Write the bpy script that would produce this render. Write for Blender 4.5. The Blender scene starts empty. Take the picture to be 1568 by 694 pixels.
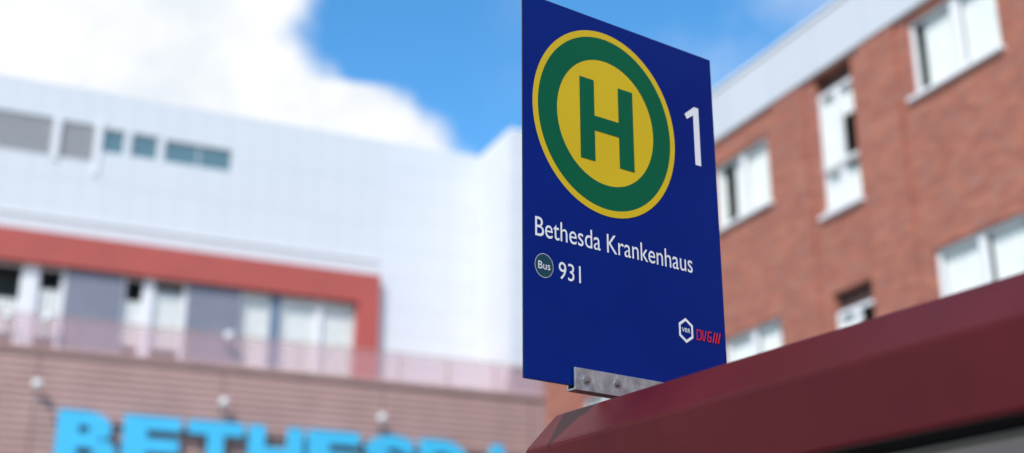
import bpy, math, random
from mathutils import Vector, Matrix
random.seed(7)
scn = bpy.context.scene
col = scn.collection

# ------------------------------------------------------------ materials
def new_mat(name):
    m = bpy.data.materials.new(name); m.use_nodes = True
    nt = m.node_tree; b = nt.nodes["Principled BSDF"]
    return m, nt, b
def mat(name, c, rough=.5, metal=0., spec=.5, noise=0., nscale=6., bump=0., bscale=60., coat=0., rvar=0.):
    m, nt, b = new_mat(name)
    b.inputs["Roughness"].default_value = rough
    b.inputs["Metallic"].default_value = metal
    b.inputs["Specular IOR Level"].default_value = spec
    b.inputs["Coat Weight"].default_value = coat
    b.inputs["Base Color"].default_value = (*c, 1)
    tc = nt.nodes.new("ShaderNodeTexCoord")
    if noise > 0:
        n = nt.nodes.new("ShaderNodeTexNoise"); n.inputs["Scale"].default_value = nscale; n.inputs["Detail"].default_value = 6
        nt.links.new(tc.outputs["Object"], n.inputs["Vector"])
        r = nt.nodes.new("ShaderNodeMapRange"); r.inputs[1].default_value = .3; r.inputs[2].default_value = .7
        r.inputs[3].default_value = 1-noise; r.inputs[4].default_value = 1+noise
        nt.links.new(n.outputs["Fac"], r.inputs[0])
        mx = nt.nodes.new("ShaderNodeVectorMath"); mx.operation = 'SCALE'
        mx.inputs[0].default_value = c; nt.links.new(r.outputs[0], mx.inputs["Scale"])
        nt.links.new(mx.outputs[0], b.inputs["Base Color"])
        if rvar > 0:
            r2 = nt.nodes.new("ShaderNodeMapRange"); r2.inputs[1].default_value = .35; r2.inputs[2].default_value = .65
            r2.inputs[3].default_value = rough-rvar; r2.inputs[4].default_value = rough+rvar
            nt.links.new(n.outputs["Fac"], r2.inputs[0]); nt.links.new(r2.outputs[0], b.inputs["Roughness"])
    if bump > 0:
        n2 = nt.nodes.new("ShaderNodeTexNoise"); n2.inputs["Scale"].default_value = bscale; n2.inputs["Detail"].default_value = 4
        nt.links.new(tc.outputs["Object"], n2.inputs["Vector"])
        bp = nt.nodes.new("ShaderNodeBump"); bp.inputs["Strength"].default_value = bump; bp.inputs["Distance"].default_value = .01
        nt.links.new(n2.outputs["Fac"], bp.inputs["Height"]); nt.links.new(bp.outputs[0], b.inputs["Normal"])
    return m

def brick_mat(name, c1, c2, mortar, bw, bh, ms, rough=.85, patches=(), offset=.5):
    m, nt, b = new_mat(name)
    b.inputs["Roughness"].default_value = rough
    tc = nt.nodes.new("ShaderNodeTexCoord")
    sep = nt.nodes.new("ShaderNodeSeparateXYZ"); nt.links.new(tc.outputs["Object"], sep.inputs[0])
    add = nt.nodes.new("ShaderNodeMath"); add.operation = 'ADD'
    nt.links.new(sep.outputs["X"], add.inputs[0]); nt.links.new(sep.outputs["Y"], add.inputs[1])
    cmb = nt.nodes.new("ShaderNodeCombineXYZ")
    nt.links.new(add.outputs[0], cmb.inputs[0]); nt.links.new(sep.outputs["Z"], cmb.inputs[1])
    br = nt.nodes.new("ShaderNodeTexBrick")
    br.offset = offset; br.inputs["Scale"].default_value = 1
    br.inputs["Brick Width"].default_value = bw; br.inputs["Row Height"].default_value = bh
    br.inputs["Mortar Size"].default_value = ms; br.inputs["Mortar Smooth"].default_value = .2
    br.inputs["Color1"].default_value = (*c1, 1); br.inputs["Color2"].default_value = (*c2, 1); br.inputs["Mortar"].default_value = (*mortar, 1)
    nt.links.new(cmb.outputs[0], br.inputs["Vector"])
    last = br.outputs["Color"]
    if patches:
        mp = nt.nodes.new("ShaderNodeMapping"); mp.inputs["Scale"].default_value = (1, 2.0, 1)
        nt.links.new(cmb.outputs[0], mp.inputs[0])
        for (sc, lo, hi, amt, pc) in patches:
            n = nt.nodes.new("ShaderNodeTexNoise"); n.inputs["Scale"].default_value = sc; n.inputs["Detail"].default_value = 9; n.inputs["Roughness"].default_value = .75
            nt.links.new(mp.outputs[0], n.inputs["Vector"])
            r = nt.nodes.new("ShaderNodeMapRange"); r.inputs[1].default_value = lo; r.inputs[2].default_value = hi; r.inputs[3].default_value = 0; r.inputs[4].default_value = amt
            nt.links.new(n.outputs["Fac"], r.inputs[0])
            mx = nt.nodes.new("ShaderNodeMix"); mx.data_type = 'RGBA'
            nt.links.new(r.outputs[0], mx.inputs[0]); nt.links.new(last, mx.inputs[6]); mx.inputs[7].default_value = (*pc, 1)
            last = mx.outputs[2]
    nt.links.new(last, b.inputs["Base Color"])
    bp = nt.nodes.new("ShaderNodeBump"); bp.inputs["Strength"].default_value = .5; bp.inputs["Distance"].default_value = .008; bp.invert = True
    nt.links.new(br.outputs["Fac"], bp.inputs["Height"]); nt.links.new(bp.outputs[0], b.inputs["Normal"])
    return m

def glass_mat(name, tint, refl=.35, diff=0., dcol=(1,1,1)):
    m = bpy.data.materials.new(name); m.use_nodes = True; nt = m.node_tree; nt.nodes.clear()
    out = nt.nodes.new("ShaderNodeOutputMaterial")
    tr = nt.nodes.new("ShaderNodeBsdfTransparent"); tr.inputs[0].default_value = (*tint, 1)
    gl = nt.nodes.new("ShaderNodeBsdfGlossy"); gl.inputs["Roughness"].default_value = .02
    lw = nt.nodes.new("ShaderNodeLayerWeight"); lw.inputs[0].default_value = refl
    mx = nt.nodes.new("ShaderNodeMixShader")
    nt.links.new(lw.outputs["Fresnel"], mx.inputs[0]); nt.links.new(tr.outputs[0], mx.inputs[1]); nt.links.new(gl.outputs[0], mx.inputs[2])
    last = mx
    if diff > 0:
        df = nt.nodes.new("ShaderNodeBsdfDiffuse"); df.inputs[0].default_value = (*dcol, 1)
        m2 = nt.nodes.new("ShaderNodeMixShader"); m2.inputs[0].default_value = diff
        nt.links.new(mx.outputs[0], m2.inputs[1]); nt.links.new(df.outputs[0], m2.inputs[2]); last = m2
    nt.links.new(last.outputs[0], out.inputs[0])
    return m

M = {}
M['sign_blue'] = mat("sign_blue", (.0003, .0155, .160), rough=.20, spec=.10, noise=.05, nscale=3, rvar=.06)
M['sign_yellow'] = mat("sign_yellow", (.62, .42, .012), rough=.3, spec=.25, noise=.03, nscale=5)
M['sign_green'] = mat("sign_green", (.0005, .100, .045), rough=.3, spec=.12, noise=.04, nscale=5)
M['sign_white'] = mat("sign_white", (.74, .75, .76), rough=.35)
M['sign_red'] = mat("sign_red", (.75, .015, .005), rough=.35)
M['bus_teal'] = mat("bus_teal", (.003, .05, .075), rough=.3, spec=.3)
M['sign_edge'] = mat("sign_edge", (.012, .014, .04), rough=.5)
M['galv'] = mat("galvanised_steel", (.46, .46, .46), rough=.42, metal=.8, noise=.28, nscale=45, bump=.15, bscale=90)
M['bolt'] = mat("bolt_steel", (.35, .34, .33), rough=.35, metal=.9, noise=.2, nscale=60)
M['maroon'] = mat("maroon_paint", (.080, .0075, .0105), rough=.5, spec=.17, noise=.16, nscale=4, bump=.06, bscale=140)
M['black'] = mat("soffit_black", (.003, .003, .003), rough=.9, spec=.1)  # near-black filler for the strip between roof fascia and ceiling
M['ceil'] = mat("ceiling_panel", (.5, .49, .48), rough=.6, noise=.05, nscale=5)
M['steel_dark'] = mat("post_paint", (.1, .012, .02), rough=.4)
M['brick'] = brick_mat("red_brick", (.47, .155, .092), (.33, .088, .055), (.34, .20, .15), .25, .083, .007,
    patches=((1.3, .46, .64, .45, (.27, .10, .075)), (3.2, .50, .66, .55, (.26, .19, .175)), (9., .52, .66, .5, (.16, .075, .065))))
M['recess_shade'] = mat("recess_panel", (.08, .035, .03), rough=.8, noise=.2, nscale=2)  # recessed brick above narrow windows, its shade put into a dark brown colour
M['fascia'] = brick_mat("fascia_metal", (.60, .62, .66), (.57, .59, .63), (.48, .50, .54), 1.3, 40, .012, rough=.5, offset=0)
M['white_panel'] = brick_mat("white_panel", (.68, .69, .71), (.665, .68, .70), (.60, .615, .64), .72, 1.45, .02, rough=.5, offset=0)
M['white_panel_wide'] = brick_mat("white_panel_wide", (.69, .70, .72), (.67, .68, .705), (.62, .63, .655), 2.4, .95, .025, rough=.5, offset=0)
M['red_trim'] = mat("red_trim", (.44, .085, .065), rough=.5, noise=.06, nscale=1.2)
M['white_frame'] = mat("white_frame", (.78, .78, .79), rough=.4)
M['curtain'] = mat("curtain", (.82, .81, .78), rough=.9, noise=.06, nscale=3)
M['grey_panel'] = mat("grey_panel", (.20, .21, .26), rough=.5, noise=.08, nscale=1.5)
M['louvre'] = mat("louvre_grey", (.42, .42, .43), rough=.5)
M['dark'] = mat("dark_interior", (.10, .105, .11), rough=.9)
M['winglass'] = glass_mat("window_glass", (.96, .98, .98), .12)
M['teal_glass'] = glass_mat("teal_window_glass", (.45, .62, .68), .4, .5, (.25, .43, .50))
M['rail_glass'] = glass_mat("pink_railing_glass", (.93, .80, .82), .12, .38, (.62, .42, .44))
M['clad'] = mat("podium_slats", (.50, .31, .275), rough=.6, noise=.1, nscale=1.1)
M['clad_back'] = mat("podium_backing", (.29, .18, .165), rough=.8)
M['letters'] = mat("cyan_letters", (.06, .52, .83), rough=.35, noise=.04, nscale=2)
M['lamp_white'] = mat("lamp_white", (.8, .8, .78), rough=.3)
M['roof_grey'] = mat("roof_grey", (.2, .2, .2), rough=.9, noise=.1)
M['asphalt'] = mat("asphalt", (.05, .05, .052), rough=.9, noise=.25, nscale=3, bump=.3, bscale=200)
M['paving'] = brick_mat("paving", (.26, .25, .24), (.22, .215, .21), (.12, .12, .12), .4, .4, .008, offset=0)
M['kerb'] = mat("kerb_stone", (.35, .34, .33), rough=.85, noise=.15, nscale=5)
M['paint'] = mat("road_paint", (.75, .75, .74), rough=.7, noise=.1, nscale=10)
M['grass'] = mat("grass", (.06, .10, .03), rough=1, noise=.4, nscale=2)

# ------------------------------------------------------------ mesh helpers
def empty(name, loc, deg=0):
    e = bpy.data.objects.new(name, None); col.objects.link(e)
    e.location = loc; e.rotation_euler = (0, 0, math.radians(deg)); e.empty_display_size = .3
    return e
def mesh(name, verts, faces, m, parent=None, smooth=False, bevel=0., seg=2):
    me = bpy.data.meshes.new(name); me.from_pydata([tuple(v) for v in verts], [], faces); me.update()
    o = bpy.data.objects.new(name, me); col.objects.link(o)
    if m: me.materials.append(m)
    if parent: o.parent = parent
    if smooth:
        for p in me.polygons: p.use_smooth = True
    if bevel > 0:
        b = o.modifiers.new("b", "BEVEL"); b.width = bevel; b.segments = seg; b.limit_method = 'ANGLE'
    return o
BF = [(0,3,2,1),(4,5,6,7),(0,1,5,4),(1,2,6,5),(2,3,7,6),(3,0,4,7)]
def boxes(name, lst, m, parent=None, bevel=0.):
    V, F = [], []
    for (x0,x1,y0,y1,z0,z1) in lst:
        k = len(V)
        V += [(x0,y0,z0),(x1,y0,z0),(x1,y1,z0),(x0,y1,z0),(x0,y0,z1),(x1,y0,z1),(x1,y1,z1),(x0,y1,z1)]
        F += [tuple(k+i for i in f) for f in BF]
    return mesh(name, V, F, m, parent, bevel=bevel)
def wall(name, x0, x1, z0, z1, holes, m, parent, depth=.2, y=0.):
    xs = sorted({x0, x1, *[h[0] for h in holes], *[h[1] for h in holes]})
    zs = sorted({z0, z1, *[h[2] for h in holes], *[h[3] for h in holes]})
    xs = [x for x in xs if x0 <= x <= x1]; zs = [z for z in zs if z0 <= z <= z1]
    V, F = [], []
    def q(a,b,c,d):
        k = len(V); V.extend([a,b,c,d]); F.append((k,k+1,k+2,k+3))
    for i in range(len(xs)-1):
        for j in range(len(zs)-1):
            cx, cz = (xs[i]+xs[i+1])/2, (zs[j]+zs[j+1])/2
            if any(h[0]<cx<h[1] and h[2]<cz<h[3] for h in holes): continue
            q((xs[i],y,zs[j]),(xs[i+1],y,zs[j]),(xs[i+1],y,zs[j+1]),(xs[i],y,zs[j+1]))
    for a,b,c,d in holes:
        y2 = y+depth
        q((a,y,c),(a,y,d),(a,y2,d),(a,y2,c)); q((b,y,d),(b,y,c),(b,y2,c),(b,y2,d))
        q((a,y,d),(b,y,d),(b,y2,d),(a,y2,d)); q((b,y,c),(a,y,c),(a,y2,c),(b,y2,c))
    return mesh(name, V, F, m, parent)
def prism_x(name, prof, x0, x1, m, parent, bevel=0.):
    n = len(prof)
    V = [(x0,y,z) for y,z in prof]+[(x1,y,z) for y,z in prof]
    F = [(i,(i+1)%n,n+(i+1)%n,n+i) for i in range(n)]+[tuple(range(n-1,-1,-1)), tuple(range(n,2*n))]
    return mesh(name, V, F, m, parent, bevel=bevel)
def cyl(name, p0, p1, r, m, parent=None, n=20, r2=None, bevel=0):
    p0, p1 = Vector(p0), Vector(p1); d = (p1-p0).normalized()
    a = d.orthogonal().normalized(); b = d.cross(a); r2 = r if r2 is None else r2
    V = [p0+(a*math.cos(t)+b*math.sin(t))*r for t in [2*math.pi*i/n for i in range(n)]]
    V += [p1+(a*math.cos(t)+b*math.sin(t))*r2 for t in [2*math.pi*i/n for i in range(n)]]
    F = [(i,(i+1)%n,n+(i+1)%n,n+i) for i in range(n)]+[tuple(range(n-1,-1,-1)), tuple(range(n,2*n))]
    return mesh(name, V, F, m, parent, bevel=bevel)
def flat(name, pts, y, m, parent):
    return mesh(name, [(a,y,z) for a,z in pts], [tuple(range(len(pts)))], m, parent)
def ell(cx, cz, rx, rz, n=96, inv=False):
    return [(cx+rx*math.cos(2*math.pi*i/n), cz+rz*math.sin(2*math.pi*i/n)) for i in range(n)]
def ring(name, cx, cz, rx0, rz0, rx1, rz1, y, m, parent, n=96, rot=0.):
    A = [(cx+rx0*math.cos(2*math.pi*i/n+rot), y, cz+rz0*math.sin(2*math.pi*i/n+rot)) for i in range(n)]
    B = [(cx+rx1*math.cos(2*math.pi*i/n+rot), y, cz+rz1*math.sin(2*math.pi*i/n+rot)) for i in range(n)]
    return mesh(name, A+B, [(i,(i+1)%n,n+(i+1)%n,n+i) for i in range(n)], m, parent)
def text(name, body, x0, x1, z0, z1, y, m, parent, offset=0., depth=0., cap="H", shear=0., space=1.):
    def build(s, off):
        cu = bpy.data.curves.new("tmp", "FONT"); cu.body = s; cu.offset = off; cu.resolution_u = 6; cu.shear = shear; cu.space_character = space
        if depth > 0: cu.extrude = .1
        ob = bpy.data.objects.new("tmp", cu); col.objects.link(ob)
        bpy.context.view_layer.update()
        me = bpy.data.meshes.new_from_object(ob.evaluated_get(bpy.context.evaluated_depsgraph_get()))
        bpy.data.objects.remove(ob); return me
    ref = build(cap, offset); ys = [v.co.y for v in ref.vertices]; c0, c1 = min(ys), max(ys)
    me = build(body, offset); xs = [v.co.x for v in me.vertices]; a, b = min(xs), max(xs)
    for v in me.vertices:
        x = x0+(v.co.x-a)/(b-a)*(x1-x0); z = z0+(v.co.y-c0)/(c1-c0)*(z1-z0)
        yy = y - v.co.z/.1*depth/2 if depth > 0 else y
        v.co = (x, yy, z)
    me.name = name; me.materials.clear(); me.materials.append(m)
    o = bpy.data.objects.new(name, me); col.objects.link(o); o.parent = parent
    return o

# ------------------------------------------------------------ bus stop sign
S = empty("bus_stop_sign", (.026, 3.0, 0), 35.85)
SW, Z0, Z1 = .674, 2.296, 3.324
boxes("sign_plate", [(0, SW, .0, .003, Z0, Z1)], M['sign_edge'], S, bevel=.001)
flat("sign_face", [(.002, Z0+.002), (SW-.002, Z0+.002), (SW-.002, Z1-.002), (.002, Z1-.002)], -.0006, M['sign_blue'], S)
cx, cz, rx, rz = .2745, 3.0205, .2435, .264
ring("roundel_yellow_rim", cx, cz, rx, rz, rx*.93, rz*.93, -.0016, M['sign_yellow'], S)
ring("roundel_green_ring", cx, cz, rx*.93, rz*.93, rx*.676, rz*.676, -.0016, M['sign_green'], S)
flat("roundel_yellow_disc", ell(cx, cz, rx*.676, rz*.676), -.0016, M['sign_yellow'], S)
mesh("letter_h", [(.185,-.0026,2.901),(.2335,-.0026,2.901),(.2335,-.0026,2.989),(.3165,-.0026,2.989),(.3165,-.0026,2.901),(.3675,-.0026,2.901),
      (.3675,-.0026,3.133),(.3165,-.0026,3.133),(.3165,-.0026,3.031),(.2335,-.0026,3.031),(.2335,-.0026,3.133),(.185,-.0026,3.133)],
     [(0,1,2,9,10,11),(2,3,8,9),(3,4,5,6,7,8)], M['sign_green'], S)
flat("number_one", [(.5935,2.978),(.6150,2.978),(.6150,3.154),(.598,3.154),(.561,3.124),(.569,3.110),(.5935,3.128)], -.0016, M['sign_white'], S)
text("stop_name", "Bethesda Krankenhaus", .037, .563, 2.658, 2.708, -.0016, M['sign_white'], S, offset=.0, cap="B")
flat("bus_disc", ell(.0635, 2.584, .028, .0305, 48), -.0016, M['bus_teal'], S)
ring("bus_disc_rim", .0635, 2.584, .0283, .0308, .0274, .0298, -.0019, M['sign_white'], S, 48)
text("bus_label", "Bus", .045, .082, 2.5745, 2.594, -.0026, M['sign_white'], S, cap="B")
text("line_number", "931", .109, .178, 2.559, 2.604, -.0016, M['sign_white'], S, offset=.0, cap="9")
ring("transport_hexagon", .5285, 2.494, .029, .034, .0215, .0255, -.0016, M['sign_white'], S, 6, math.pi/2)
text("hexagon_label", "VRR", .5135, .5435, 2.4885, 2.5005, -.0016, M['sign_white'], S, offset=.01, cap="V")
def stroke(pts, w=.0026):
    out = []
    for (a, b) in zip(pts[:-1], pts[1:]):
        dx, dz = b[0]-a[0], b[1]-a[1]; l = math.hypot(dx, dz); nx, nz = -dz/l*w/2, dx/l*w/2; ex, ez = dx/l*w/2, dz/l*w/2
        out.append([(a[0]+nx-ex,a[1]+nz-ez),(a[0]-nx-ex,a[1]-nz-ez),(b[0]-nx+ex,b[1]-nz+ez),(b[0]+nx+ex,b[1]+nz+ez)])
    return out
qs = []
bz, tz = 2.476, 2.502
for pts in ([(.567,bz),(.568,tz),(.578,tz),(.582,tz-.006),(.581,bz+.004),(.577,bz),(.567,bz)],
            [(.587,tz),(.588,bz),(.592,bz),(.600,tz)], [(.619,tz),(.609,tz),(.604,bz+.006),(.606,bz),(.615,bz),(.616,bz+.012),(.610,bz+.012)]):
    qs += stroke(pts)
for i in range(3): qs += stroke([(.623+i*.0095, bz), (.631+i*.0095, tz)], .0036)
V, F = [], []
for j, q in enumerate(qs):
    k = len(V); V += [(a, -.0016-.00012*j, z) for a, z in q]; F.append((k,k+1,k+2,k+3))
mesh("operator_lettering", V, F, M['sign_red'], S)
prism_x("bracket_channel", [(-.012,2.341),(-.012,2.2855),(.020,2.2855),(.020,2.341),(.0150,2.341),(.0150,2.2905),(-.0065,2.2905),(-.0065,2.341)][::-1], .146, .60, M['galv'], S, bevel=.0012)
for i, (bx, bz2) in enumerate([(.182,2.313), (.279,2.317), (.42,2.315)]):
    cyl(f"bolt_washer_{i}", (bx,-.012,bz2), (bx,-.0145,bz2), .0105, M['bolt'], S, 24)
    cyl(f"bolt_head_{i}", (bx,-.0145,bz2), (bx,-.022,bz2), .0072, M['bolt'], S, 6)
boxes("bracket_foot", [(.36,.46,-.01,.02,2.262,2.2853), (.52,.59,-.01,.02,2.262,2.2853)], M['galv'], S)

# ------------------------------------------------------------ bus shelter
H = empty("bus_shelter", (.110, 3.288, 0), -58.2)
RL, RT = 5.2, 2.266
roof = prism_x("roof_fascia", [(1.7,RT),(0,RT),(-.094,RT-.10),(-.086,RT-.252),(-.066,RT-.252),(-.066,RT-.135),(1.7,RT-.135)], .0, RL, M['maroon'], H, bevel=.009)
boxes("soffit_gap", [(.02,RL-.02,-.065,.055,RT-.245,RT-.14)], M['black'], H)
boxes("ceiling", [(.02,RL-.02,.057,1.66,RT-.262,RT-.14)], M['ceil'], H, bevel=.003)
boxes("end_fascia", [(.001,.019,.0,1.7,RT-.252,RT-.137),(RL-.019,RL-.001,0,1.7,RT-.252,RT-.137)], M['maroon'], H)
boxes("posts", [(x, x+.08, 1.5, 1.58, 0.12, RT-.262) for x in (.2, 1.7, 3.3, 4.9)], M['steel_dark'], H, bevel=.005)
boxes("back_glass", [(a+.1, b-.02, 1.535, 1.545, .341, 1.959) for a, b in ((.2,1.7),(1.7,3.3),(3.3,4.9))], M['winglass'], H)
boxes("glass_rails", [(a+.081,b-.001,1.525,1.555,c,c+.04) for a,b in ((.2,1.7),(1.7,3.3),(3.3,4.9)) for c in (.3,1.96)], M['steel_dark'], H)
boxes("bench_slats", [(1.9,3.2,1.05+i*.09,1.12+i*.09,.56,.59) for i in range(4)], M['galv'], H, bevel=.004)
boxes("bench_legs", [(2.05,2.1,1.1,1.35,.12,.558),(3.0,3.05,1.1,1.35,.12,.558)], M['galv'], H)

# ------------------------------------------------------------ windows
def curtain_sheet(V, F, x0, x1, z0, z1, y, amp=.022, per=.16):
    n = max(4, int((x1-x0)/.03)); k = len(V)
    for i in range(n+1):
        x = x0+(x1-x0)*i/n; yy = y+amp*math.sin(2*math.pi*x/per)
        V += [(x,yy,z0),(x,yy,z1)]
    for i in range(n): F.append((k+2*i,k+2*i+2,k+2*i+3,k+2*i+1))
def window_set(prefix, P, wins, yb=.14, fr=.07, glass='winglass', room=.9):
    fb, gb, db, V, F = [], [], [], [], []
    for (x0,x1,z0,z1,mul,trans,cur) in wins:
        fb += [(x0,x0+fr,yb-.03,yb+.04,z0,z1),(x1-fr,x1,yb-.03,yb+.04,z0,z1),(x0+fr,x1-fr,yb-.03,yb+.04,z0,z0+fr),(x0+fr,x1-fr,yb-.03,yb+.04,z1-fr,z1)]
        for f, w in mul:
            xm = x0+(x1-x0)*f; fb.append((xm-w/2,xm+w/2,yb-.035,yb+.045,z0+fr,z1-fr))
        for zt in trans: fb.append((x0+fr,x1-fr,yb-.028,yb+.038,zt-.03,zt+.03))
        gb.append((x0+fr,x1-fr,yb,z0+fr,z1-fr))
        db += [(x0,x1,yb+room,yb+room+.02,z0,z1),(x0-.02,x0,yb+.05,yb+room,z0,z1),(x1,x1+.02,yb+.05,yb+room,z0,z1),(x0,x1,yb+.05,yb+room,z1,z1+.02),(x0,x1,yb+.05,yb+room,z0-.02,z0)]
        for a,b,c,d in cur: curtain_sheet(V,F,x0+(x1-x0)*a,x0+(x1-x0)*b,z0+(z1-z0)*c,z0+(z1-z0)*d,yb+.07)
    boxes(prefix+"_frames", fb, M['white_frame'], P, bevel=.008)
    gv, gf = [], []
    for a,b,y,c,d in gb:
        k = len(gv); gv += [(a,y,c),(b,y,c),(b,y,d),(a,y,d)]; gf.append((k,k+1,k+2,k+3))
    mesh(prefix+"_glass", gv, gf, M[glass], P)
    boxes(prefix+"_rooms", db, M['dark'], P)
    if V: mesh(prefix+"_curtains", V, F, M['curtain'], P)

# ------------------------------------------------------------ brick building (right)
B = empty("brick_building", (5.16, 20.0, 0), -66)
openings, wins, recess_shade = [], [], []
BX0, BX1 = -10.8, 26
def bw(x0,x1,z0,z1,mul,trans,cur, rec=0.):
    if x0 < BX0+.4 or x1 > BX1-.4: return
    openings.append((x0,x1,z0,z1+rec)); wins.append((x0,x1,z0,z1,mul,trans,cur))
    if rec: recess_shade.append((x0,x1,.14,.17,z1+.003,z1+rec))
rr = random.random
for k in range(-3, 5):
    for s, st in enumerate((0., -3.65, -7.3)):
        o = k*5.57
        if s == 0 and k == 0:
            bw(2.25,4.08,10.08,11.34,[(.52,.16)],[],[(.10,.47,0,1),(.56,1,0,1)])
            bw(-.10,.88,8.95,11.12,[(.5,.12)],[9.75],[(.02,.45,.0,1),(.55,1,0,.33),(.55,1,.75,1)], .30)
        elif s == 0 and k == -1:
            bw(-3.30,-1.52,9.72,11.0,[(.5,.12)],[],[(.3,1,0,1),(0,.12,0,1)])
            bw(-.1+o,.88+o,8.95,11.12,[(.5,.1)],[9.75],[(.02,.45,0,1)], .30)
        else:
            bw(2.27+o,4.08+o,10.08+st,11.30+st,[(.5,.12)],[],[(.04,.46,0,1),(.55,.75+.25*rr(),.0,1)])
            bw(-.08+o,.90+o,8.95+st,10.97+st,[(.5,.12)],[9.75+st],[(.02,.45,0,1)] if rr()>.4 else [(.55,1,0,1)], .30)
wall("brick_wall", BX0, BX1, 0, 11.5, openings, M['brick'], B, depth=.2)
boxes("shaded_recess_panels", recess_shade, M['recess_shade'], B)
pil = []
for k in range(-3, 5):
    for a, b in ((1.16, 1.98), (4.36, 5.2)):
        pil.append((a+k*5.57, b+k*5.57, -.06, -.001, 0, 11.42))
pil = [p for p in pil if p[0] > BX0+.1 and p[1] < BX1-.1]
boxes("brick_pilasters", pil, M['brick'], B)
boxes("sills", [(a-.06,b+.06,-.085,.10,c-.07,c-.003) for a,b,c,d in openings], M['white_frame'], B, bevel=.01)
window_set("window", B, wins, yb=.10)
boxes("balcony_rails", [x for a,b,c,d in openings if d-c > 1.8 for x in ((a+.02,b-.02,.01,.035,c+.78,c+.82),(a+.02,b-.02,.01,.035,c+.06,c+.1))], M['white_frame'], B)
boxes("roof_fascia", [(BX0-.1,BX1+.1,-.08,.10,11.46,12.42)], M['fascia'], B, bevel=.02)
boxes("fascia_cap", [(BX0-.15,BX1+.15,-.11,.2,12.423,12.48)], M['white_frame'], B)
boxes("roof_slab", [(BX0,BX1,.102,12,11.9,12.3)], M['roof_grey'], B)
boxes("rear_walls", [(BX0,BX0+.2,.01,12,0,11.45),(BX1-.2,BX1,.01,12,0,11.45),(BX0+.21,BX1-.21,11.8,12,0,11.45)], M['brick'], B)

# ------------------------------------------------------------ hospital (left)
Hs = empty("hospital_building", (-4.31, 40.0, 0), 24.5)
TOP = 18.85
upper = [(-22,-10.3,16.6,17.82),(-10.08,-9.1,16.6,17.8),(-8.85,-8.2,16.98,17.76),(-8.02,-7.2,16.98,17.76),(-7.02,-4.92,16.98,17.72)]
wall("upper_facade", -30, -.001, 14.2, TOP, upper, M['white_panel'], Hs, depth=.15)
boxes("facade_ledge", [(-30,0,-.05,-.002,14.68,14.76)], M['white_frame'], Hs)
boxes("parapet_cap", [(-30,3.42,-.01,.5,TOP+.002,TOP+.1)], M['white_frame'], Hs)
slats = []
for a,b,c,d in upper[:2]:
    z = c+.03
    while z < d-.05: slats.append((a,b,.05,.12,z,z+.065)); z += .1
boxes("louvres", slats, M['louvre'], Hs)
boxes("louvre_backing", [(a,b,.13,.15,c,d) for a,b,c,d in upper[:2]], M['dark'], Hs)
boxes("louvre_posts", [(-10.28,-10.09,-.05,.13,16.5,17.9),(-9.07,-8.9,-.05,.13,16.2,18.0)], M['white_frame'], Hs)
window_set("upper_window", Hs, [(-8.85,-8.2,16.98,17.76,[],[],[]),(-8.02,-7.2,16.98,17.76,[],[],[]),(-7.02,-4.92,16.98,17.72,[(.5,.03)],[],[])], yb=.08, fr=.03, glass='teal_glass')
prism_x("red_band", [(-.30,13.2),(-.30,14.15),(-.01,14.195),(-.01,13.2)][::-1], -30, .0, M['red_trim'], Hs)
boxes("red_jamb", [(-.7,0,-.30,.4,9.9,13.198)], M['red_trim'], Hs)
band, pan = [], []
def rep(o):
    w = [(-11.75,-10.6),(-10.2,-9.5),(-7.8,-7.2),(-6.95,-6.02),(-4.3,-3.42),(-3.1,-1.92),(-1.82,-.72)]
    for a, b in w: band.append((a+o,b+o,10.6,13.15,[],[],[(0.0,1,0 if a>-5 else .2,1 if a>-5 else .5+.45*rr())]))
    for a, b in ((-9.44,-7.86),(-5.96,-4.36)): pan.append((a+o,b+o,-.1,.1,10.6,13.19))
rep(0); rep(-11.2)
band = [w for w in band if w[0] > -29]
window_set("band_window", Hs, band, yb=.03, fr=.06)
boxes("grey_panels", pan, M['grey_panel'], Hs)
boxes("white_mullions", [(-10.6+o,-10.2+o,-.04,.3,10.6,13.19) for o in (0,-11.2)]+[(-7.2+o,-6.95+o,-.04,.3,10.6,13.19) for o in (0,-11.2)]+[(-9.5,-9.44,-.02,.3,10.6,13.19),(-7.86,-7.8,-.02,.3,10.6,13.19),(-6.02,-5.96,-.02,.3,10.6,13.19),(-4.36,-4.3,-.02,.3,10.6,13.19),(-1.92,-1.82,-.02,.3,10.6,13.19)], M['white_frame'], Hs)
boxes("blue_post", [(-3.42,-3.1,-.02,.3,10.6,13.19)], mat("blue_grey_post", (.12,.19,.27), .5), Hs)
boxes("lower_wall", [(-30,-.72,-.05,.4,9.5,10.598)], M['white_panel'], Hs)
wall("end_section", .0, 3.4, 8, TOP, [], M['white_panel_wide'], Hs)
boxes("building_core", [(-30,-.01,1.4,14,0,14),(-30,3.4,1.4,14,14.3,TOP)], M['white_panel'], Hs)
W = empty("wing", (0,0,0)); W.parent = Hs
ang = math.radians(-66-24.5)
inv = Matrix.Rotation(-math.radians(24.5), 4, 'Z') @ Matrix.Translation(-Vector((-4.31,40.0,0)))
W.location = inv @ Vector((-1.21, 41.41, 0)); W.rotation_euler = (0,0,ang)
boxes("wing_body", [(-3,2.9,.0,9,4,TOP-.15)], M['white_panel_wide'], W)
boxes("wing_cap", [(-3,2.92,-.01,9,TOP-.148,TOP)], M['white_frame'], W)

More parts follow.
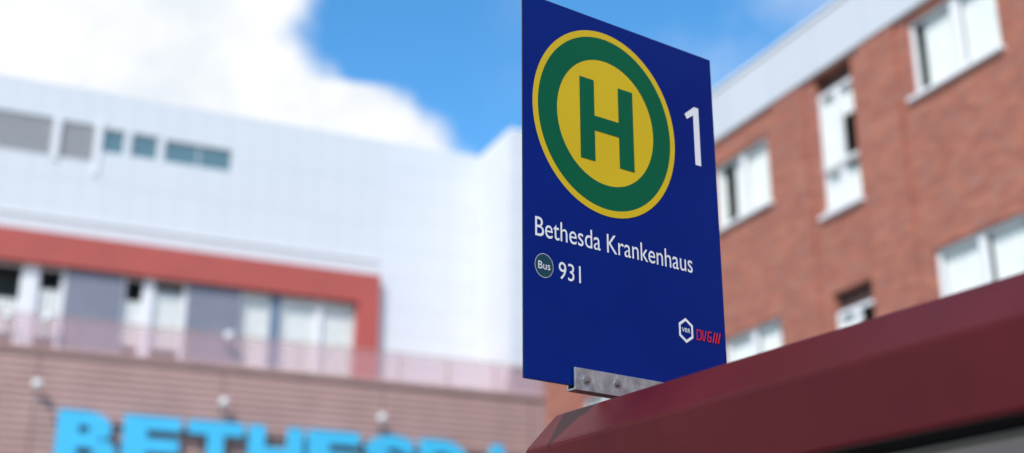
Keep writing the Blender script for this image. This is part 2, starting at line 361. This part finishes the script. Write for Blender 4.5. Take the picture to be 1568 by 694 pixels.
# podium in front of the hospital
P = empty("podium_building", (-3.07, 37.27, 0), 24.5)
PX = 11
sl = []
z = .2
while z < 10.0:
    sl.append((-24, PX, 0, .07, z, min(z+.15, 9.999))); z += .19
boxes("cladding_slats", sl, M['clad'], P)
boxes("podium_body", [(-24,PX,.09,2.5,0,10.0)], M['clad_back'], P)
boxes("podium_coping", [(-24.1,PX+.1,-.08,2.55,10.002,10.12)], M['clad'], P)
rp = [-23+1.52*i for i in range(23)]
gv, gf = [], []
for a in rp[:-1]:
    k = len(gv); gv += [(a+.03,.03,10.16),(a+1.49,.03,10.16),(a+1.49,.03,10.88),(a+.03,.03,10.88)]; gf.append((k,k+1,k+2,k+3))
mesh("railing_glass", gv, gf, M['rail_glass'], P)
boxes("railing_posts", [(a-.02,a+.02,.0,.05,10.121,10.929) for a in rp], M['clad'], P)
boxes("railing_handrail", [(-23.1,10.5,-.01,.055,10.93,10.97)], M['clad'], P)
boxes("cladding_joints", [(x-.03,x+.03,-.012,-.001,.2,10.0) for x in (-14.9,-10.1,-5.3,-.7,4.0)], M['clad_back'], P)
xs = -9.5
for i, ch in enumerate("BETHESDA"):
    text(f"letter_{ch.lower()}_{i}", ch, xs, xs+1.5, 6.95, 8.46, -.22, M['letters'], P, offset=.05, depth=.16, cap="H")
    xs += 1.65
boxes("letter_rails", [(-9.6,3.8,-.14,-.02,7.2,7.26),(-9.6,3.8,-.14,-.02,8.2,8.26)], M['clad_back'], P)
def uv(name, c, r, m, parent, nu=20, nv=12):
    V, F = [], []
    for j in range(nv+1):
        t = math.pi*j/nv
        for i in range(nu):
            a = 2*math.pi*i/nu; V.append((c[0]+r*math.sin(t)*math.cos(a), c[1]+r*math.sin(t)*math.sin(a), c[2]+r*math.cos(t)))
    for j in range(nv):
        for i in range(nu): F.append((j*nu+i,(j+1)*nu+i,(j+1)*nu+(i+1)%nu,j*nu+(i+1)%nu))
    return mesh(name, V, F, m, parent, smooth=True)
for (lx, lz) in ((-10.1,9.05),(-5.3,9.0),(-.8,8.95),(-11.0,10.75),(-10.05,10.8),(-5.3,10.85)):
    L = empty("wall_lamp", (0,0,0)); L.parent = P; L.location = (lx, -.3, lz)
    uv("lamp_globe", (0,0,0), .13, M['lamp_white'], L)
    cyl("lamp_arm", (0,.32,-.3), (0,.02,-.13), .025, M['galv'], L, 10)
    cyl("lamp_base", (0,.28,-.3), (0,.37,-.3), .06, M['galv'], L, 14)

# ------------------------------------------------------------ ground, road, pavement
g = mesh("ground", [(-900,-900,-.02),(900,-900,-.02),(900,900,-.02),(-900,900,-.02)], [(0,1,2,3)], M['grass'])
R = empty("road", (.110, 3.288, 0), -58.2)
boxes("carriageway", [(-60,60,-9,-1.2,-.016,.0)], M['asphalt'], R)
boxes("lane_marking", [(-58+6*i,-55+6*i,-5.1,-4.98,.0005,.004) for i in range(19)], M['paint'], R)
K = empty("pavement", (.110, 3.288, 0), -58.2)
boxes("paving", [(-60,60,-1.05,4.5,-.016,.12)], M['paving'], K)
boxes("kerb", [(-60,60,-1.199,-1.052,-.016,.125)], M['kerb'], K, bevel=.01)
boxes("forecourt", [(-24,24,4.502,22,-.016,.10)], M['paving'], K)

# ------------------------------------------------------------ sun + sky
SUN_AZ = math.radians(203)
SUN_EL = math.radians(42)
sd = Vector((math.sin(SUN_AZ)*math.cos(SUN_EL), math.cos(SUN_AZ)*math.cos(SUN_EL), math.sin(SUN_EL)))
sl_ = bpy.data.lights.new("sun", 'SUN'); sl_.energy = 3.9; sl_.angle = math.radians(.5); sl_.color = (1, .95, .88)
so = bpy.data.objects.new("sun", sl_); col.objects.link(so)
so.rotation_euler = sd.to_track_quat('Z', 'Y').to_euler(); so.location = (0, -5, 20)

w = bpy.data.worlds.new("World"); scn.world = w; w.use_nodes = True
nt = w.node_tree; nt.nodes.clear()
N = nt.nodes.new; Lk = nt.links.new
out = N("ShaderNodeOutputWorld"); bg = N("ShaderNodeBackground"); bg.inputs[1].default_value = .12; Lk(bg.outputs[0], out.inputs[0])
sky = N("ShaderNodeTexSky"); sky.sky_type = 'NISHITA'; sky.sun_disc = False; sky.sun_elevation = SUN_EL; sky.sun_rotation = SUN_AZ
sky.air_density = 1.0; sky.dust_density = .3; sky.ozone_density = 2.5
hs = N("ShaderNodeHueSaturation"); hs.inputs["Hue"].default_value = .495; hs.inputs["Saturation"].default_value = 1.3; hs.inputs["Value"].default_value = 2.0; Lk(sky.outputs[0], hs.inputs["Color"])
tc = N("ShaderNodeTexCoord"); sep = N("ShaderNodeSeparateXYZ"); Lk(tc.outputs["Generated"], sep.inputs[0])
def mth(op, a, b=None, c=None):
    n = N("ShaderNodeMath"); n.operation = op
    for i, v in enumerate((a, b, c)):
        if v is None: continue
        if isinstance(v, (int, float)): n.inputs[i].default_value = v
        else: Lk(v, n.inputs[i])
    return n.outputs[0]
X, Y, Z = sep.outputs
ys = mth('MAXIMUM', Y, .05)
u = mth('DIVIDE', X, ys); v = mth('DIVIDE', Z, ys)
n1 = N("ShaderNodeTexNoise"); n1.inputs["Scale"].default_value = 9; n1.inputs["Detail"].default_value = 9; n1.inputs["Roughness"].default_value = .58; Lk(tc.outputs["Generated"], n1.inputs["Vector"])
n2 = N("ShaderNodeTexNoise"); n2.inputs["Scale"].default_value = 3.2; n2.inputs["Detail"].default_value = 7; Lk(tc.outputs["Generated"], n2.inputs["Vector"])
fc = N("ShaderNodeFloatCurve")
cv = fc.mapping.curves[0]
pts = [(0,.56),(.40,.49),(.4202,.468),(.4367,.4543),(.4666,.4264),(.4848,.395),(.4905,.350),(.503,.331),(.528,.307),(.566,.322),(.66,.36),(1,.30)]
cv.points[0].location = pts[0]; cv.points[1].location = pts[-1]
for p_ in pts[1:-1]: cv.points.new(*p_)
fc.mapping.update(); Lk(v, fc.inputs["Value"])
edge = mth('SUBTRACT', fc.outputs[0], .5)
jit = mth('MULTIPLY', mth('SUBTRACT', n1.outputs["Fac"], .5), .14)
dist = mth('ADD', mth('SUBTRACT', edge, u), jit)
def ss(val, a, b, lo=0., hi=1.):
    n = N("ShaderNodeMapRange"); n.interpolation_type = 'SMOOTHSTEP'
    Lk(val, n.inputs[0]); n.inputs[1].default_value = a; n.inputs[2].default_value = b; n.inputs[3].default_value = lo; n.inputs[4].default_value = hi
    return n.outputs[0]
m1 = mth('MULTIPLY', ss(dist, -.02, .026), ss(Y, .05, .15))
m2 = mth('MULTIPLY', ss(n2.outputs["Fac"], .54, .66), ss(Y, .6, .1))
m4 = mth('MULTIPLY', ss(n1.outputs["Fac"], .40, .8), .3)
mask = mth('MINIMUM', mth('MAXIMUM', mth('MAXIMUM', m1, m2), mth('MULTIPLY', m4, ss(u, -.05, .12))), 1.)
cc = N("ShaderNodeMix"); cc.data_type = 'RGBA'; Lk(ss(n1.outputs["Fac"], .35, .6), cc.inputs[0])
cc.inputs[6].default_value = (7.0, 7.45, 8.0, 1); cc.inputs[7].default_value = (8.6, 8.7, 8.8, 1)
mx = N("ShaderNodeMix"); mx.data_type = 'RGBA'; Lk(mask, mx.inputs[0]); Lk(hs.outputs[0], mx.inputs[6]); Lk(cc.outputs[2], mx.inputs[7])
Lk(mx.outputs[2], bg.inputs[0])

# ------------------------------------------------------------ camera
cam = bpy.data.cameras.new("camera"); cam.sensor_width = 36; cam.lens = 2000/1568*36; cam.clip_end = 3000; cam.clip_start = .05
cam.dof.use_dof = True; cam.dof.focus_distance = 3.33; cam.dof.aperture_fstop = 1.35; cam.dof.aperture_blades = 0
co = bpy.data.objects.new("camera", cam); col.objects.link(co)
co.location = (0, 0, 1.6); co.rotation_euler = (math.radians(90+19.672), 0, 0)
scn.camera = co
scn.view_settings.view_transform = 'Standard'; scn.view_settings.look = 'None'; scn.view_settings.exposure = 0
